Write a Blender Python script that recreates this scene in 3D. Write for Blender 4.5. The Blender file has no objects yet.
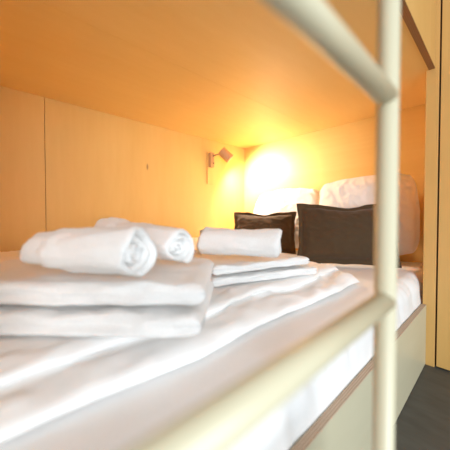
import bpy, bmesh, math, random
from mathutils import Vector, Matrix, noise

random.seed(7)
C = bpy.context.scene.collection
R = math.radians

# ------------------------------------------------------------------ helpers
def obj(name, me_or_bm, mat=None, parent=None, smooth=False, loc=None):
    if isinstance(me_or_bm, bmesh.types.BMesh):
        me = bpy.data.meshes.new(name)
        bmesh.ops.recalc_face_normals(me_or_bm, faces=me_or_bm.faces)
        me_or_bm.to_mesh(me)
        me_or_bm.free()
    else:
        me = me_or_bm
    if mat:
        me.materials.append(mat)
    if smooth:
        for p in me.polygons:
            p.use_smooth = True
    o = bpy.data.objects.new(name, me)
    C.objects.link(o)
    if parent:
        o.parent = parent
    if loc is not None:
        o.location = loc
    return o

def thing(name, label, cat, loc=(0, 0, 0), rotz=0.0, group=None):
    o = bpy.data.objects.new(name, None)
    o.empty_display_size = 0.05
    C.objects.link(o)
    o.location = loc
    o.rotation_euler = (0, 0, rotz)
    return tag(o, label, cat, group)

def tag(o, label, cat, group=None):
    o['label'] = label
    o['category'] = cat
    if group:
        o['group'] = group
    return o

def struct(name, bm, mat):
    o = obj(name, bm, mat)
    o['kind'] = 'structure'
    return o

def add_box(bm, x0, x1, y0, y1, z0, z1, bevel=0.0):
    r = bmesh.ops.create_cube(bm, size=1.0)
    for v in r['verts']:
        v.co = Vector((x0 + (v.co.x + .5) * (x1 - x0), y0 + (v.co.y + .5) * (y1 - y0), z0 + (v.co.z + .5) * (z1 - z0)))
    if bevel:
        es = list({e for v in r['verts'] for e in v.link_edges})
        bmesh.ops.bevel(bm, geom=es, offset=bevel, segments=2, affect='EDGES', profile=0.5)

def box(*a, **k):
    bm = bmesh.new()
    add_box(bm, *a, **k)
    return bm

def lathe(bm, profile, origin, axis, seg=32, close=True):
    """profile = [(distance along axis, radius)...]"""
    axis = Vector(axis).normalized()
    a = axis.orthogonal().normalized()
    b = axis.cross(a)
    rings = []
    for d, r in profile:
        c = Vector(origin) + axis * d
        rings.append([bm.verts.new(c + (a * math.cos(t) + b * math.sin(t)) * r)
                      for t in [2 * math.pi * i / seg for i in range(seg)]])
    for r0, r1 in zip(rings, rings[1:]):
        for i in range(seg):
            bm.faces.new((r0[i], r0[(i + 1) % seg], r1[(i + 1) % seg], r1[i]))
    if close:
        bm.faces.new(rings[0][::-1])
        bm.faces.new(rings[-1])

def fbm(x, y, z, octv=3):
    return noise.fractal(Vector((x, y, z)), 1.0, 2.0, octv)

# ------------------------------------------------------------------ materials
def new_mat(name):
    m = bpy.data.materials.new(name)
    m.use_nodes = True
    nt = m.node_tree
    b = nt.nodes['Principled BSDF']
    return m, nt, b

def wood(name, c0, c1, grain='Y', rough=0.45, knots=(), fine=1.0):
    """pale plywood, grain stretched along one axis"""
    m, nt, b = new_mat(name)
    N, L = nt.nodes, nt.links
    tc = N.new('ShaderNodeTexCoord')
    mp = N.new('ShaderNodeMapping')
    s = {'X': (0.5, 7, 7), 'Y': (3.5, 0.7, 3.5), 'Z': (4, 4, 0.5)}[grain]
    mp.inputs['Scale'].default_value = [v * fine for v in s]
    L.new(tc.outputs['Object'], mp.inputs['Vector'])
    n1 = N.new('ShaderNodeTexNoise')
    n1.inputs['Scale'].default_value = 1.6
    n1.inputs['Detail'].default_value = 6
    n1.inputs['Distortion'].default_value = 0.6
    L.new(mp.outputs['Vector'], n1.inputs['Vector'])
    n2 = N.new('ShaderNodeTexNoise')
    n2.inputs['Scale'].default_value = 9
    n2.inputs['Detail'].default_value = 4
    L.new(mp.outputs['Vector'], n2.inputs['Vector'])
    mx = N.new('ShaderNodeMix'); mx.data_type = 'FLOAT'
    mx.inputs[0].default_value = 0.35
    L.new(n1.outputs['Fac'], mx.inputs[2]); L.new(n2.outputs['Fac'], mx.inputs[3])
    cr = N.new('ShaderNodeValToRGB')
    cr.color_ramp.elements[0].position = 0.3; cr.color_ramp.elements[0].color = (*c0, 1)
    cr.color_ramp.elements[1].position = 0.72; cr.color_ramp.elements[1].color = (*c1, 1)
    L.new(mx.outputs[0], cr.inputs['Fac'])
    col = cr.outputs['Color']
    for (kp, sz, kc) in knots:
        sub = N.new('ShaderNodeVectorMath'); sub.operation = 'SUBTRACT'
        sub.inputs[1].default_value = kp
        L.new(tc.outputs['Object'], sub.inputs[0])
        dv = N.new('ShaderNodeVectorMath'); dv.operation = 'DIVIDE'
        dv.inputs[1].default_value = sz
        L.new(sub.outputs[0], dv.inputs[0])
        ln = N.new('ShaderNodeVectorMath'); ln.operation = 'LENGTH'
        L.new(dv.outputs[0], ln.inputs[0])
        mr = N.new('ShaderNodeMapRange')
        mr.inputs[1].default_value = 0.4; mr.inputs[2].default_value = 1.0
        mr.inputs[3].default_value = 0.75; mr.inputs[4].default_value = 0.0
        L.new(ln.outputs['Value'], mr.inputs[0])
        mk = N.new('ShaderNodeMix'); mk.data_type = 'RGBA'
        mk.inputs[7].default_value = (*kc, 1)
        L.new(mr.outputs[0], mk.inputs[0]); L.new(col, mk.inputs[6])
        col = mk.outputs[2]
    L.new(col, b.inputs['Base Color'])
    b.inputs['Roughness'].default_value = rough
    bp = N.new('ShaderNodeBump')
    bp.inputs['Strength'].default_value = 0.04
    bp.inputs['Distance'].default_value = 0.002
    L.new(n2.outputs['Fac'], bp.inputs['Height'])
    L.new(bp.outputs['Normal'], b.inputs['Normal'])
    return m

def plies(name, c0=(.27, .16, .10), c1=(.56, .42, .30)):
    """cut edge of plywood: thin stripes of brown and tan across the 18 mm thickness"""
    m, nt, b = new_mat(name)
    N, L = nt.nodes, nt.links
    tc = N.new('ShaderNodeTexCoord')
    sx = N.new('ShaderNodeSeparateXYZ')
    L.new(tc.outputs['Object'], sx.inputs[0])
    ns = N.new('ShaderNodeTexNoise'); ns.inputs['Scale'].default_value = 14
    L.new(tc.outputs['Object'], ns.inputs['Vector'])
    ml = N.new('ShaderNodeMath'); ml.operation = 'MULTIPLY_ADD'
    ml.inputs[1].default_value = 0.003
    L.new(ns.outputs['Fac'], ml.inputs[0]); L.new(sx.outputs['X'], ml.inputs[2])
    fr = N.new('ShaderNodeMath'); fr.operation = 'MULTIPLY'; fr.inputs[1].default_value = 2 * math.pi / 0.0055
    L.new(ml.outputs[0], fr.inputs[0])
    sn = N.new('ShaderNodeMath'); sn.operation = 'SINE'
    L.new(fr.outputs[0], sn.inputs[0])
    cr = N.new('ShaderNodeValToRGB')
    cr.color_ramp.elements[0].position = 0.0; cr.color_ramp.elements[0].color = (*c0, 1)
    cr.color_ramp.elements[1].position = 0.6; cr.color_ramp.elements[1].color = (*c1, 1)
    mr = N.new('ShaderNodeMapRange'); mr.inputs[1].default_value = -1; mr.inputs[2].default_value = 1
    L.new(sn.outputs[0], mr.inputs[0]); L.new(mr.outputs[0], cr.inputs['Fac'])
    L.new(cr.outputs['Color'], b.inputs['Base Color'])
    b.inputs['Roughness'].default_value = 0.7
    return m

def cloth_mat(name, col, bump_scale=900, bump=0.25, dist=0.001, sheen=0.2, col2=None):
    m, nt, b = new_mat(name)
    N, L = nt.nodes, nt.links
    tc = N.new('ShaderNodeTexCoord')
    n = N.new('ShaderNodeTexNoise')
    n.inputs['Scale'].default_value = bump_scale
    n.inputs['Detail'].default_value = 3
    L.new(tc.outputs['Object'], n.inputs['Vector'])
    bp = N.new('ShaderNodeBump')
    bp.inputs['Strength'].default_value = bump
    bp.inputs['Distance'].default_value = dist
    L.new(n.outputs['Fac'], bp.inputs['Height'])
    L.new(bp.outputs['Normal'], b.inputs['Normal'])
    cr = N.new('ShaderNodeValToRGB')
    c2 = col2 or tuple(c * 0.93 for c in col)
    cr.color_ramp.elements[0].position = 0.35; cr.color_ramp.elements[0].color = (*c2, 1)
    cr.color_ramp.elements[1].position = 0.65; cr.color_ramp.elements[1].color = (*col, 1)
    L.new(n.outputs['Fac'], cr.inputs['Fac'])
    L.new(cr.outputs['Color'], b.inputs['Base Color'])
    b.inputs['Roughness'].default_value = 0.9
    b.inputs['Sheen Weight'].default_value = sheen
    b.inputs['Specular IOR Level'].default_value = 0.2
    return m

BIRCH0, BIRCH1 = (.73, .495, .165), (.78, .55, .20)
M_wall = wood('birch_wall', BIRCH0, BIRCH1, 'Z', 0.5,
              knots=[((-1.85, .945, 1.086), (.05, .010, .030), (.25, .12, .05))])
M_wood_x = wood('birch_head', BIRCH0, BIRCH1, 'X', 0.5)
M_deck = wood('birch_deck', (.76, .54, .21), (.80, .59, .245), 'Y', 0.42)
M_panel = wood('birch_panel', (.60, .335, .095), (.67, .39, .125), 'Z', 0.5)
M_board = wood('pale_board', (.54, .50, .345), (.58, .54, .385), 'Y', 0.38)
M_ply = plies('ply_edge')
M_ply2 = plies('brown_edge', (.22, .10, .035), (.30, .15, .06))
M_lampwood = wood('lamp_wood', (.45, .26, .13), (.56, .35, .19), 'Z', 0.5, fine=4)
M_sheet = cloth_mat('white_sheet', (.86, .85, .84), 600, 0.08)
M_duvet = cloth_mat('white_duvet', (.87, .86, .85), 600, 0.08)
M_towel = cloth_mat('white_terry', (.91, .90, .89), 420, 0.9, 0.004, 0.4, (.84, .83, .81))
M_pillow = cloth_mat('white_pillow', (.86, .83, .79), 600, 0.08)
M_cushion = cloth_mat('dark_cushion', (.080, .049, .025), 700, 0.3, 0.001, 0.15, (.060, .036, .018))
M_cushion2 = cloth_mat('dark_cushion_border', (.062, .055, .046), 700, 0.3, 0.001, 0.15, (.045, .040, .034))

M_paint, nt, b = new_mat('ivory_paint')
tc = nt.nodes.new('ShaderNodeTexCoord'); n = nt.nodes.new('ShaderNodeTexNoise')
n.inputs['Scale'].default_value = 120
nt.links.new(tc.outputs['Object'], n.inputs['Vector'])
bp = nt.nodes.new('ShaderNodeBump'); bp.inputs['Strength'].default_value = 0.05; bp.inputs['Distance'].default_value = 0.001
nt.links.new(n.outputs['Fac'], bp.inputs['Height']); nt.links.new(bp.outputs['Normal'], b.inputs['Normal'])
b.inputs['Base Color'].default_value = (.60, .545, .38, 1)
b.inputs['Roughness'].default_value = 0.38

M_floor, nt, b = new_mat('grey_floor')
tc = nt.nodes.new('ShaderNodeTexCoord'); n = nt.nodes.new('ShaderNodeTexNoise')
n.inputs['Scale'].default_value = 9; n.inputs['Detail'].default_value = 8
mp = nt.nodes.new('ShaderNodeMapping'); mp.inputs['Scale'].default_value = (1, 3, 1)
nt.links.new(tc.outputs['Object'], mp.inputs['Vector']); nt.links.new(mp.outputs['Vector'], n.inputs['Vector'])
cr = nt.nodes.new('ShaderNodeValToRGB')
cr.color_ramp.elements[0].position = .3; cr.color_ramp.elements[0].color = (.060, .058, .052, 1)
cr.color_ramp.elements[1].position = .7; cr.color_ramp.elements[1].color = (.085, .083, .075, 1)
nt.links.new(n.outputs['Fac'], cr.inputs['Fac']); nt.links.new(cr.outputs['Color'], b.inputs['Base Color'])
b.inputs['Roughness'].default_value = 0.55

M_gap_shade, nt, b = new_mat('painted_gap_shade')
b.inputs['Base Color'].default_value = (.02, .014, .01, 1)  # near-black colour stands in for the shade inside the door gap
M_metal, nt, b = new_mat('lamp_metal')
b.inputs['Base Color'].default_value = (.30, .22, .14, 1); b.inputs['Metallic'].default_value = 0.8; b.inputs['Roughness'].default_value = 0.35
M_bulb, nt, b = new_mat('warm_bulb')
b.inputs['Emission Color'].default_value = (1, .72, .38, 1); b.inputs['Emission Strength'].default_value = 25
b.inputs['Base Color'].default_value = (1, .9, .75, 1)

# ------------------------------------------------------------------ dimensions (metres, floor at z = 0)
XW, YH, YF = -1.85, 2.035, -0.12          # far long wall, head wall, foot wall
ZC = 1.41                                 # underside of the upper bunk
ZM = 0.43                                 # mattress top
YP = 1.564                                # front of the end panel
CAM_Z = 0.7216

# ------------------------------------------------------------------ the setting
struct('floor', box(-1.95, 3.2, -2.6, 2.3, -0.05, 0.0), M_floor)
bm = bmesh.new()
add_box(bm, XW - .018, XW, YF - .02, .2965, 0, 2.4)
add_box(bm, XW - .018, XW, .2995, YH, 0, 2.4)
add_box(bm, XW - .03, XW - .0185, YF - .02, YH + .02, 0, 2.4)
struct('wall_left', bm, M_wall)
struct('wall_head', box(XW, -.222, YH, YH + .02, 0, 2.4), M_wood_x)
struct('wall_foot', box(XW, -.262, YF - .02, YF, 0, ZC), M_wood_x)
bm = bmesh.new()
add_box(bm, -.256, -.207, YP, YP + .03, 0, 2.4, 0.001)
add_box(bm, -.242, -.222, YP + .03, YH, 0, 2.4)
struct('trim_1', bm, M_panel)
bm = bmesh.new()
add_box(bm, -.200, .62, YP, YP + .03, 0.008, 2.4, 0.001)
struct('door_1', bm, M_panel)
bm = bmesh.new()
add_box(bm, -.2215, .66, YP + .032, YP + .05, 0, 2.4)
struct('gap_shade_backing', bm, M_gap_shade)  # added dark sheet behind the door, its colour paints the gap's shade

# ------------------------------------------------------------------ upper bunk (its underside is the ceiling of the niche)
ub = thing('upper_bunk', 'plywood upper bunk overhead, smooth birch underside with a front board', 'bunk', (-1.0, 1.0, ZC))
UO = Vector((-1.0, 1.0, ZC))
def local(bm, o):
    bmesh.ops.translate(bm, verts=bm.verts, vec=-Vector(o))
    return bm
bm = bmesh.new()
add_box(bm, XW + .001, -1.0355, YF - .02, YH - .001, ZC, ZC + .018)
add_box(bm, -1.0345, -.2465, YF - .02, YH - .001, ZC, ZC + .018)
add_box(bm, XW + .001, -.2465, YF - .02, YH - .001, ZC + .0185, ZC + .036)
d = obj('bottom_panel', local(bm, UO), M_deck, ub)
fb = obj('front_board', local(box(-.2460, -.222, YF - .02, YP - .001, ZC - .002, 1.78), UO), M_panel, ub)
eb = obj('board_edge', local(box(-.2458, -.2222, YF - .02, YP - .0015, ZC - .0035, ZC - .0022), UO), M_ply2, fb)
eb['label'] = 'brown plywood edge under the front board'

# ------------------------------------------------------------------ lower bed frame
bf = thing('bed_frame', 'low built-in bunk base with pale front board and bare plywood edge', 'bed', (-1.0, .9, 0))
BO = Vector((-1.0, .9, 0))
sb = obj('side_board', local(box(-.259, -.241, YF - .02, YP - .001, 0.004, .2895), BO), M_board, bf)
e = obj('board_edge', local(box(-.259, -.241, YF - .02, YP - .001, .2897, .2912), BO), M_ply, sb)
e['label'] = 'striped brown plywood edge along the top of the board'
obj('base_panel', local(box(XW + .01, -.262, YF + .002, YH - .01, .10, .12), BO), M_deck, bf)
for (yy) in (YF + .1, .95, YH - .1):
    obj('support', local(box(XW + .03, -.30, yy - .02, yy + .02, 0.0, .0995), BO), M_deck, bf)

# ------------------------------------------------------------------ soft slabs
def soft_slab(name, L, W, T, mat, parent=None, nl=70, nw=44, p=0.5, edge=0.03, amp=0.003, freq=9, seed=0.0, sag=0.0, groove=0.0, taper_end=0.0):
    """rounded soft body, L along local x, W along local y, from z=0 to T"""
    bm = bmesh.new()
    ring = []
    # closed cross-section in (y, z)
    npf = nw
    pts = []
    h = T / 2
    for i in range(npf + 1):                       # top, back to front
        t = i / npf
        pts.append((W / 2 - t * W, 1))
    rows = []
    m = 26
    prof = []
    rad = min(edge, h)
    flat = npf
    for i in range(flat + 1):
        y = (W / 2 - rad) - i / flat * (W - 2 * rad)
        prof.append((y, h))
    for i in range(1, m):
        a = math.pi * i / m
        prof.append((-(W / 2 - rad) - rad * math.sin(a) ** .7, h * math.copysign(abs(math.cos(a)) ** .6, math.cos(a))))
    for i in range(flat + 1):
        y = -(W / 2 - rad) + i / flat * (W - 2 * rad)
        prof.append((y, -h))
    for i in range(1, m):
        a = math.pi * i / m
        prof.append(((W / 2 - rad) + rad * math.sin(a) ** .7, -h * math.copysign(abs(math.cos(a)) ** .6, math.cos(a))))
    n = len(prof)
    for k in range(nl + 1):
        u = -1 + 2 * k / nl
        u = math.sin(u * math.pi / 2) * .5 + u * .5
        x = u * L / 2
        de = max(0.0, abs(x) - (L / 2 - rad)) / rad
        f = math.sqrt(max(0.0, 1 - min(de, 1) ** 2))
        f = 0.12 + 0.88 * f
        row = []
        for (y, z) in prof:
            yy = y * (1 - 0.06 * (1 - f)) 
            zz = z * f
            g = groove * math.exp(-(z / (0.22 * h)) ** 2) * (1 if abs(y) > W / 2 - rad else 0)
            yy -= math.copysign(g, y)
            if de > 0:
                x2 = x - math.copysign(groove * math.exp(-(z / (.25 * h)) ** 2) * de, x)
            else:
                x2 = x
            nz = fbm(x * freq + seed, y * freq, z * freq * 2 + seed * 1.7) * amp
            ny = fbm(x * freq * .7 + seed + 9, z * freq * 3, 3.3 + y * 2) * amp * 1.2
            low = 0.3 if z < 0 else (.55 if abs(y) < W / 2 - rad * 1.5 else 1.0)
            fz = fbm(x * 60 + seed, y * 60, z * 60, 2) * .0016
            nz += fz; ny += fz
            row.append(bm.verts.new((x2 + ny * .4, yy + ny, h + zz + nz * low - sag * (abs(u) ** 3) * (zz + h) / T)))
        rows.append(row)
    for a, b2 in zip(rows, rows[1:]):
        for i in range(n):
            bm.faces.new((a[i], a[(i + 1) % n], b2[(i + 1) % n], b2[i]))
    bm.faces.new(rows[0][::-1]); bm.faces.new(rows[-1])
    zmin = min(v.co.z for v in bm.verts)
    for v in bm.verts:
        v.co.z -= zmin
        v.co.z *= T / (T + 2 * amp)
    return obj(name, bm, mat, parent, True)

# mattress with its fitted sheet: rounded edge rising behind the board
def make_mattress():
    bm = bmesh.new()
    x0, x1, y0, y1 = XW + .012, -.262, YF + .012, YH - .02
    prof = []       # (x, z) closed, far -> near over the top
    def arc(cx, cz, rx, rz, a0, a1, k):
        return [(cx + rx * math.cos(R(a0 + (a1 - a0) * i / k)), cz + rz * math.sin(R(a0 + (a1 - a0) * i / k))) for i in range(k + 1)]
    prof += [(x0, .122)] + [(x0, .122 + (.37 - .122) * i / 6) for i in range(1, 6)]
    prof += arc(x0 + .05, .38, .05, .05, 180, 90, 8)
    for i in range(1, 90):
        prof.append((x0 + .05 + (x1 - .062 - x0 - .05) * i / 90, .43))
    prof += arc(x1 - .062, .355, .062, .075, 90, 0, 14)
    prof += [(x1, .355 - (.355 - .122) * i / 12) for i in range(1, 13)]
    for i in range(1, 30):
        prof.append((x1 + (x0 - x1) * i / 30, .122))
    n = len(prof)
    rows = []
    K = 150
    for k in range(K + 1):
        v = k / K
        y = y0 + (y1 - y0) * v
        d = min(y - y0, y1 - y)
        rr = 0.06
        q = max(0.0, 1 - d / rr)
        f = math.sqrt(max(0, 1 - q * q))
        row = []
        for (x, z) in prof:
            xx = x
            if x > x1 - .06:
                xx = x - 0.055 * (1 - f)
            zz = z
            if z > .34:
                zz = .34 + (z - .34) * (.35 + .65 * f)
            # small vertical tucks on the visible long side, slight waves on the top
            side = max(0.0, min(1.0, (x - (x1 - .07)) / .05)) * max(0.0, min(1.0, (z - .28) / .05))
            tuck = fbm(y * 11 + z * 3, 2.0, z * 3, 3) * .010 * side
            top = max(0.0, min(1.0, (z - .40) / .03))
            wv = fbm(x * 5, y * 2.5, 7.7, 3) * .005 * top
            row.append(bm.verts.new((min(xx + tuck - .004 * side, x1 - .0005), y, zz + wv)))
        rows.append(row)
    for a, b2 in zip(rows, rows[1:]):
        for i in range(n):
            bm.faces.new((a[i], a[(i + 1) % n], b2[(i + 1) % n], b2[i]))
    bm.faces.new(rows[0][::-1]); bm.faces.new(rows[-1])
    return bm
mo = obj('mattress', make_mattress(), M_sheet, None, True)
tag(mo, 'thick mattress in a white fitted sheet, its side rising above the plywood board', 'mattress')

# duvet folded in two on the mattress: two soft layers with rounded front edges along the bed
ZD = .494     # resting height on the duvet
PADS = [(-.69, .19, R(44.5), .30, .15), (-.667, .775, R(72), .22, .13)]
def make_duvet():
    bm = bmesh.new()
    xb = XW + .03
    z0 = .436
    def chain(pts, step):
        out = []
        for (a, b2) in zip(pts, pts[1:]):
            a = Vector(a); b2 = Vector(b2)
            k = max(1, int((b2 - a).length / step))
            for i in range(k):
                out.append(a.lerp(b2, i / k))
        return out
    ctrl = [(xb, z0 + .012), (xb - .0, z0 + .045), (xb + .04, z0 + .058)]
    ctrl += [(xb + .04 + (-.535 - xb - .04) * i / 8, z0 + .060) for i in range(1, 9)]
    ctrl += [(-.507, z0 + .057), (-.492, z0 + .050), (-.487, z0 + .043), (-.492, z0 + .036), (-.515, z0 + .031)]
    ctrl += [(-.50, z0 + .030), (-.455, z0 + .033), (-.425, z0 + .030), (-.405, z0 + .022), (-.398, z0 + .013), (-.404, z0 + .004), (-.43, z0)]
    ctrl += [(-.43 + (xb + .43) * i / 6, z0) for i in range(1, 7)]
    prof = chain(ctrl + [ctrl[0]], .011)
    # light smoothing keeps the crease but rounds the polyline
    for _ in range(2):
        n = len(prof)
        prof = [(prof[i - 1] + prof[i] * 2 + prof[(i + 1) % n]) / 4 for i in range(n)]
    n = len(prof)
    rows = []
    K = 190
    for k in range(K + 1):
        v = k / K
        row = []
        for p in prof:
            x, z = p.x, p.y
            yend = 1.15 + max(0.0, (-x - .40)) * .22 + .02 * math.sin(x * 9)
            y0 = YF + .02
            vv = v if v < .9 else .9 + .1 * math.sin((v - .9) / .1 * math.pi / 2)
            y = y0 + (yend - y0) * vv
            d = min(y - y0 + .004, yend - y)
            q = max(0.0, 1 - d / .05)
            f = math.sqrt(max(0.0, 1 - q * q))
            f = .10 + .90 * f
            zz = z0 + (z - z0) * f
            topness = max(0.0, min(1.0, (z - z0 - .008) / .02))
            # long soft folds running roughly along the bed plus fine creases
            w = fbm(x * 4.5 + .3 * y, y * 1.6, 1.3, 3) * .012 + .035 * max(0.0, min(1.0, (-1.35 - x) / .3))
            r = 1 - abs(fbm(x * 11 + 2.5 * y, y * 2.2 - x * 2, 5.1, 3))
            w += (r ** 4 - .35) * .010
            r2 = 1 - abs(fbm(x * 24 + 4 * y, y * 5 - x * 3, 2.1, 2))
            w += (r2 ** 5 - .3) * .006
            crumple = math.exp(-((x + 1.02) / .17) ** 2 - ((y - .70) / .22) ** 2)
            rc = 1 - abs(fbm(x * 26 - 12 * y, y * 9 + x * 8, 8.8, 2))
            w += crumple * (.035 + (rc ** 3 - .5) * .05)
            wx = fbm(y * 3.1, z * 14, 4.4, 4) * .016 * max(0.0, min(1.0, (x + .75) / .25))
            for (cx, cy, yw, hl, hw) in PADS:
                dx, dy = x - cx, y - cy
                lx = abs(dx * math.cos(yw) + dy * math.sin(yw)) - hl
                ly = abs(-dx * math.sin(yw) + dy * math.cos(yw)) - hw
                dd = max(lx, ly)
                k = max(0.0, min(1.0, 1 - dd / .05))
                if topness > 0:
                    lim = ZD - .002 - zz
                    w = w * (1 - k) + min(w * .25, lim) * k
            row.append(bm.verts.new((x + wx, y, max(zz + w * topness * f, z0 - .0005 if z <= z0 + .004 else z0 + .003))))
        rows.append(row)
    for a, b2 in zip(rows, rows[1:]):
        for i in range(n):
            bm.faces.new((a[i], a[(i + 1) % n], b2[(i + 1) % n], b2[i]))
    bm.faces.new(rows[0][::-1]); bm.faces.new(rows[-1])
    return bm
du = obj('duvet', make_duvet(), M_duvet, None, True)
tag(du, 'white duvet folded in two along the mattress under the towels', 'duvet')

# ------------------------------------------------------------------ towels
def folded_towel(L, W, T, loc, rot, label, seed, group, sag=0.0):
    o = soft_slab('folded_towel', L, W, T, M_towel, None, edge=T * .58, amp=.007, freq=13, seed=seed, groove=.006, sag=sag)
    o.location = loc
    o.rotation_euler = rot
    return tag(o, label, 'towel', group)

def rolled_towel(p0, p1, r, label, seed, turns=3.1, group='rolled white towels', taper0=1.0):
    """spiral of thick terry from p0 to p1 (axis ends); p1 is the end facing the room"""
    p0, p1 = Vector(p0), Vector(p1)
    ax = (p1 - p0)
    L = ax.length
    ax.normalize()
    up = Vector((0, 0, 1))
    up = (up - ax * up.dot(ax)).normalized()
    sd = ax.cross(up)
    o_base = (p0 + p1) / 2
    th = r / (turns + .35)
    n = 170
    bm = bmesh.new()
    outer, inner = [], []
    th0 = R(238) + .3 * math.sin(seed * 5)
    for i in range(n + 1):
        t = i / n
        a = th0 - t * turns * 2 * math.pi
        rr = r - th * turns * t
        outer.append((rr, a)); inner.append((max(rr - th * .90, .0015), a))
    loop = outer + inner[::-1]
    nl = len(loop)
    rows = []
    K = 40
    for k in range(K + 1):
        u = k / K
        s = -L / 2 + L * u
        d = min(s + L / 2, L / 2 - s)
        q = max(0.0, 1 - d / .012)
        sh = math.sqrt(max(0, 1 - q * q))
        q2 = max(0.0, min(1.0, (u - .20) / .12))
        tap = taper0 + (1 - taper0) * (u * .4 + .6 * q2 * q2 * (3 - 2 * q2))
        row = []
        for j, (rr, a) in enumerate(loop):
            # rounded lips at the roll ends: ribbon thins towards its middle line
            idx = j if j <= n else nl - 1 - j
            mid = (outer[idx][0] + inner[idx][0]) / 2
            r2 = mid + (rr - mid) * (.30 + .70 * sh)
            wob = fbm(math.cos(a) * 1.3 + seed * 3, math.sin(a) * 1.3, s * 10, 4) * 1.6 + .35 * fbm(math.cos(a) * 5, math.sin(a) * 5 + seed, s * 60, 2)
            r2 *= (1 + .07 * wob) * tap
            sq = .90 if math.sin(a) < 0 else .97 + .10 * fbm(s * 7 + seed, rr * 9, 4.0, 2)
            tel = (1 - rr / r) * .010 * (1 if u > .5 else -1) * (abs(u - .5) * 2) ** 3
            ws = fbm(rr * 40 + seed, a * .6, 2.2, 2) * .012 * (abs(u - .5) * 2) ** 2
            c = ax * (s - tel + ws) + sd * (r2 * math.cos(a) * 1.05) + up * (r2 * math.sin(a) * sq)
            row.append(bm.verts.new(c))
        rows.append(row)
    for a, b2 in zip(rows, rows[1:]):
        for i in range(nl):
            bm.faces.new((a[i], a[(i + 1) % nl], b2[(i + 1) % nl], b2[i]))
    for row in (rows[0], rows[-1]):
        for i in range(n):
            bm.faces.new((row[i], row[i + 1], row[nl - 2 - i], row[nl - 1 - i]))
    o = obj('rolled_towel', bm, M_towel, None, True)
    o.location = o_base
    return tag(o, label, 'towel', group)

g = 'folded white towels'
yaw1 = R(44.5)
folded_towel(.60, .30, .056, (-.684, .184, ZD), (0, 0, yaw1), 'thick folded white towel at the bottom of the nearest stack', 1.0, g)
folded_towel(.60, .30, .056, (-.682, .186, ZD + .0565), (0, 0, yaw1 + R(1.5)), 'folded white towel of the nearest stack lying right under two rolled towels', 4.2, g)
yaw2 = R(72)
folded_towel(.44, .26, .038, (-.667, .775, ZD), (0, 0, yaw2), 'folded white towel at the bottom of the farther stack near the dark cushions', 7.7, g)
folded_towel(.41, .25, .038, (-.668, .752, ZD + .0385), (0, 0, yaw2 + R(3)), 'folded white towel of the farther stack lying right under a single roll', 11.3, g)
ZT = ZD + .1115
rolled_towel((-.660, .086, ZT + .043), (-.436, .206, ZT + .050), .053, 'rolled white towel on the near stack, its spiral end facing out', .3, taper0=.80)
rolled_towel((-.79, .270, ZT + .060), (-.490, .332, ZT + .044), .048, 'rolled white towel lying behind another roll on the near stack', 1.4, taper0=1.25)
rolled_towel((-.69, .545, ZD + .134), (-.475, .69, ZD + .132), .057, 'single rolled white towel on the farther towel stack', 2.2, turns=2.6)

# ------------------------------------------------------------------ pillows and cushions
def pillow_mesh(w, h, t, fl, seed, wr=.006, dip=.0, pull=.04, corner=0.0):
    """upright pillow, local x = width, z = height (0..h), y = thickness. frame=True -> only border, False -> only body"""
    bm = bmesh.new()
    nu, nv = 64, 52
    def P(u, v, side):
        x = u * w / 2; z = v * h / 2
        iw, ih = 1 - 2 * fl / w, 1 - 2 * fl / h
        a = max(0.0, 1 - (abs(u) / iw) ** 2.6); b2 = max(0.0, 1 - (abs(v) / ih) ** 2.6)
        th = t / 2 * (a * b2) ** .5 + .004
        # edges draw in between the corners
        rx = abs(u) ** 3 * abs(v) ** 3
        x *= 1 - pull * (1 - v * v)
        z *= 1 - pull * (1 - u * u)
        x *= 1 - corner * rx; z *= 1 - corner * rx
        if v > 0:
            z -= dip * math.exp(-(u / .35) ** 2) * v ** 2
        wn = fbm(u * 2.2 + seed, v * 2.2, seed * 1.3 + side, 4) * wr * (1 + 1.6 * (abs(u) * abs(v)))
        rg = 1 - abs(fbm(u * 3 + v * 2 + seed, v * 2.2 - u, 3 + side + seed, 2))
        wn = wn * .8 + (rg ** 7 - .25) * wr * 1.1
        ed = fbm(u * 2.5 + seed * 2, v * 2.5, 6.0, 2)
        bend = .012 * ed * (1 if th < .006 else .4)
        x += ed * .006 * abs(u); z += fbm(u * 2.5, v * 2.5, 11 + seed, 2) * .006 * abs(v)
        k = min(1.0, (th - .004) / .02)
        return Vector((x, side * (th + wn * k) + bend, z + h / 2))
    grid = {}
    for s in (-1, 1):
        for i in range(nu + 1):
            for j in range(nv + 1):
                grid[s, i, j] = bm.verts.new(P(-1 + 2 * i / nu, -1 + 2 * j / nv, s))
        for i in range(nu):
            for j in range(nv):
                bm.faces.new((grid[s, i, j], grid[s, i + 1, j], grid[s, i + 1, j + 1], grid[s, i, j + 1]))
    rim = [(i, 0) for i in range(nu)] + [(nu, j) for j in range(nv)] + [(i, nv) for i in range(nu, 0, -1)] + [(0, j) for j in range(nv, 0, -1)]
    for q in range(len(rim)):
        a, b2 = rim[q], rim[(q + 1) % len(rim)]
        bm.faces.new((grid[(-1,) + a], grid[(-1,) + b2], grid[(1,) + b2], grid[(1,) + a]))
    return bm

def place_pillow(o, x, y, z, yaw, lean, roll=0):
    o.matrix_world = Matrix.Translation((x, y, z)) @ Matrix.Rotation(R(yaw), 4, 'Z') @ Matrix.Rotation(R(-lean), 4, 'X') @ Matrix.Rotation(R(roll), 4, 'Y')

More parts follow.
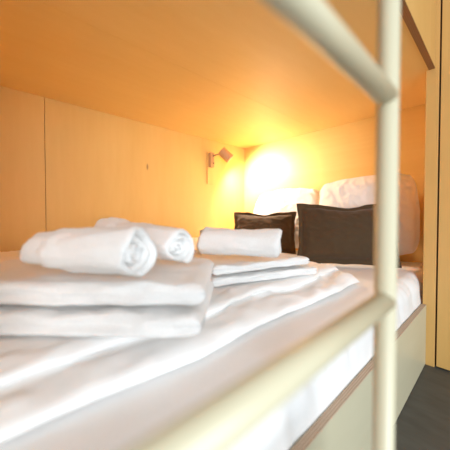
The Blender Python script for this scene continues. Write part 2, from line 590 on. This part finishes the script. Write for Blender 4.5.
o = obj('pillow', pillow_mesh(.59, .54, .17, .015, 1.0, .0075, .0, pull=.0, corner=.12), M_pillow, None, True)
place_pillow(o, -.60, 1.80, .458, 10, 13, -3)
tag(o, 'crumpled white pillow standing behind the right dark cushion', 'pillow', 'white pillows')
o = obj('pillow', pillow_mesh(.62, .50, .19, .0, 5.0, .0085, .0, pull=-.05, corner=.12), M_pillow, None, True)
place_pillow(o, -1.25, 1.80, .470, 4, 22)
tag(o, 'white pillow in the lamp glow behind the left dark cushion', 'pillow', 'white pillows')

def cushion(w, h, t, seed, pos, label):
    o = obj('cushion', pillow_mesh(w, h, t, .028, seed, .004, .022, pull=.05), M_cushion, None, True)
    place_pillow(o, *pos)
    return tag(o, label, 'cushion', 'dark cushions')
cushion(.54, .37, .13, 3.0, (-.59, 1.50, .437, 32, 17), 'larger dark taupe cushion leaning on a pillow, partly behind the ladder upright')
cushion(.50, .34, .13, 8.0, (-1.24, 1.56, .437, 30, 24, 0), 'dark taupe cushion beside the lamp wall, behind the farther towel roll')

# ------------------------------------------------------------------ reading lamp on the long wall
LY, LZ = 1.545, 1.29
rl = thing('reading_lamp', 'small wooden reading lamp on the wall, lit and aimed at the corner', 'lamp', (XW, LY, LZ - .14))
LO = Vector((XW, LY, LZ - .14))
obj('back_plate', local(box(XW + .0005, XW + .014, LY - .02, LY + .045, LZ - .285, LZ, .002), LO), M_wall, rl)
obj('mount_block', local(box(XW + .0145, XW + .050, LY - .012, LY + .030, LZ - .135, LZ - .004, .003), LO), M_lampwood, rl)
hd = Vector((-1.740, 1.660, 1.270))
aim = (Vector((-1.44, 2.035, .84)) - hd).normalized()
bm = bmesh.new()
a0 = Vector((XW + .05, LY + .012, LZ - .035))
v = (hd - aim * .03) - a0
lathe(bm, [(0, .006), (v.length, .006)], a0, v, 12)
obj('arm', local(bm, LO), M_metal, rl, True)
for dz in (.035, .10):
    bm = bmesh.new()
    lathe(bm, [(0, .007), (.008, .007), (.011, .004)], (XW + .050, LY + .018, LZ - dz), (1, .2, 0), 12)
    obj('knob', local(bm, LO), M_metal, rl, True)
bm = bmesh.new()
lathe(bm, [(-.058, .002), (-.058, .039), (-.054, .043), (.056, .044), (.058, .042), (.056, .039), (-.030, .038), (-.030, .002)], hd, aim, 36)
head = obj('lamp_head', local(bm, LO), M_lampwood, rl, False)
bm = bmesh.new()
bmesh.ops.create_uvsphere(bm, u_segments=20, v_segments=12, radius=.022)
bmesh.ops.translate(bm, verts=bm.verts, vec=hd + aim * .012)
bulb = obj('bulb', local(bm, LO), M_bulb, head, True)

# ------------------------------------------------------------------ ladder in front of the bed
LX = -.1010
ld = thing('bunk_ladder', 'ivory tubular metal bunk ladder blurred in the foreground', 'ladder', (LX, .18, 0))
DO = Vector((LX, .18, 0))
tr = .0126
for yy in (-.035, .379):
    bm = bmesh.new()
    lathe(bm, [(0, tr), (.003, tr + .002), (.015, tr + .002), (.016, tr), (1.95, tr), (1.956, tr - .004)], (LX, yy, 0), (0, 0, 1), 40)
    obj('stile', local(bm, DO), M_paint, ld, True)
for zz in (.343, .612, .870, 1.144, 1.411, 1.678):
    if zz in (1.411,):
        pass
    bm = bmesh.new()
    lathe(bm, [(0, tr), (.414 - 2 * .004, tr)], (LX, -.031, zz), (0, 1, 0), 40)
    obj('rung', local(bm, DO), M_paint, ld, True)

# ------------------------------------------------------------------ light
def area(name, loc, target, sx, sy, power, col):
    l = bpy.data.lights.new(name, 'AREA')
    l.shape = 'RECTANGLE'; l.size = sx; l.size_y = sy
    l.energy = power; l.color = col
    o = bpy.data.objects.new(name, l)
    C.objects.link(o)
    o.location = loc
    o.rotation_euler = (Vector(target) - Vector(loc)).to_track_quat('-Z', 'Y').to_euler()
    return o
area('window_daylight', (2.3, -.9, 1.1), (-.8, .4, .7), 1.6, 1.3, 42, (.86, .94, 1.0))

l = bpy.data.lights.new('bulb_light', 'SPOT')
l.energy = 27; l.color = (1, .80, .60); l.shadow_soft_size = .02
l.spot_size = R(160); l.spot_blend = .9
o = bpy.data.objects.new('bulb_light', l); C.objects.link(o)
o.location = hd + aim * .062
o.rotation_euler = aim.to_track_quat('-Z', 'Y').to_euler()

w = bpy.data.worlds.new('room_ambient'); bpy.context.scene.world = w
w.use_nodes = True
w.node_tree.nodes['Background'].inputs['Color'].default_value = (.88, .95, 1, 1)
w.node_tree.nodes['Background'].inputs['Strength'].default_value = .25

# ------------------------------------------------------------------ camera
cd = bpy.data.cameras.new('camera')
cam = bpy.data.objects.new('camera', cd); C.objects.link(cam)
cam.location = (0, 0, CAM_Z)
cam.rotation_euler = (R(90 - 1.2), 0, R(46.5))
cd.sensor_width = 36; cd.lens = 262 / 450 * 36
cd.shift_y = -(10 - 5.5) / 450
cd.clip_start = .01
cd.dof.use_dof = True
cd.dof.focus_distance = 1.3
cd.dof.aperture_fstop = 2.1
bpy.context.scene.camera = cam

cy = bpy.context.scene.cycles
cy.max_bounces = 16; cy.diffuse_bounces = 12; cy.sample_clamp_indirect = 10
vs = bpy.context.scene.view_settings
vs.view_transform = 'Standard'; vs.look = 'None'; vs.gamma = 1; vs.use_curve_mapping = False
vs.exposure = 1.42
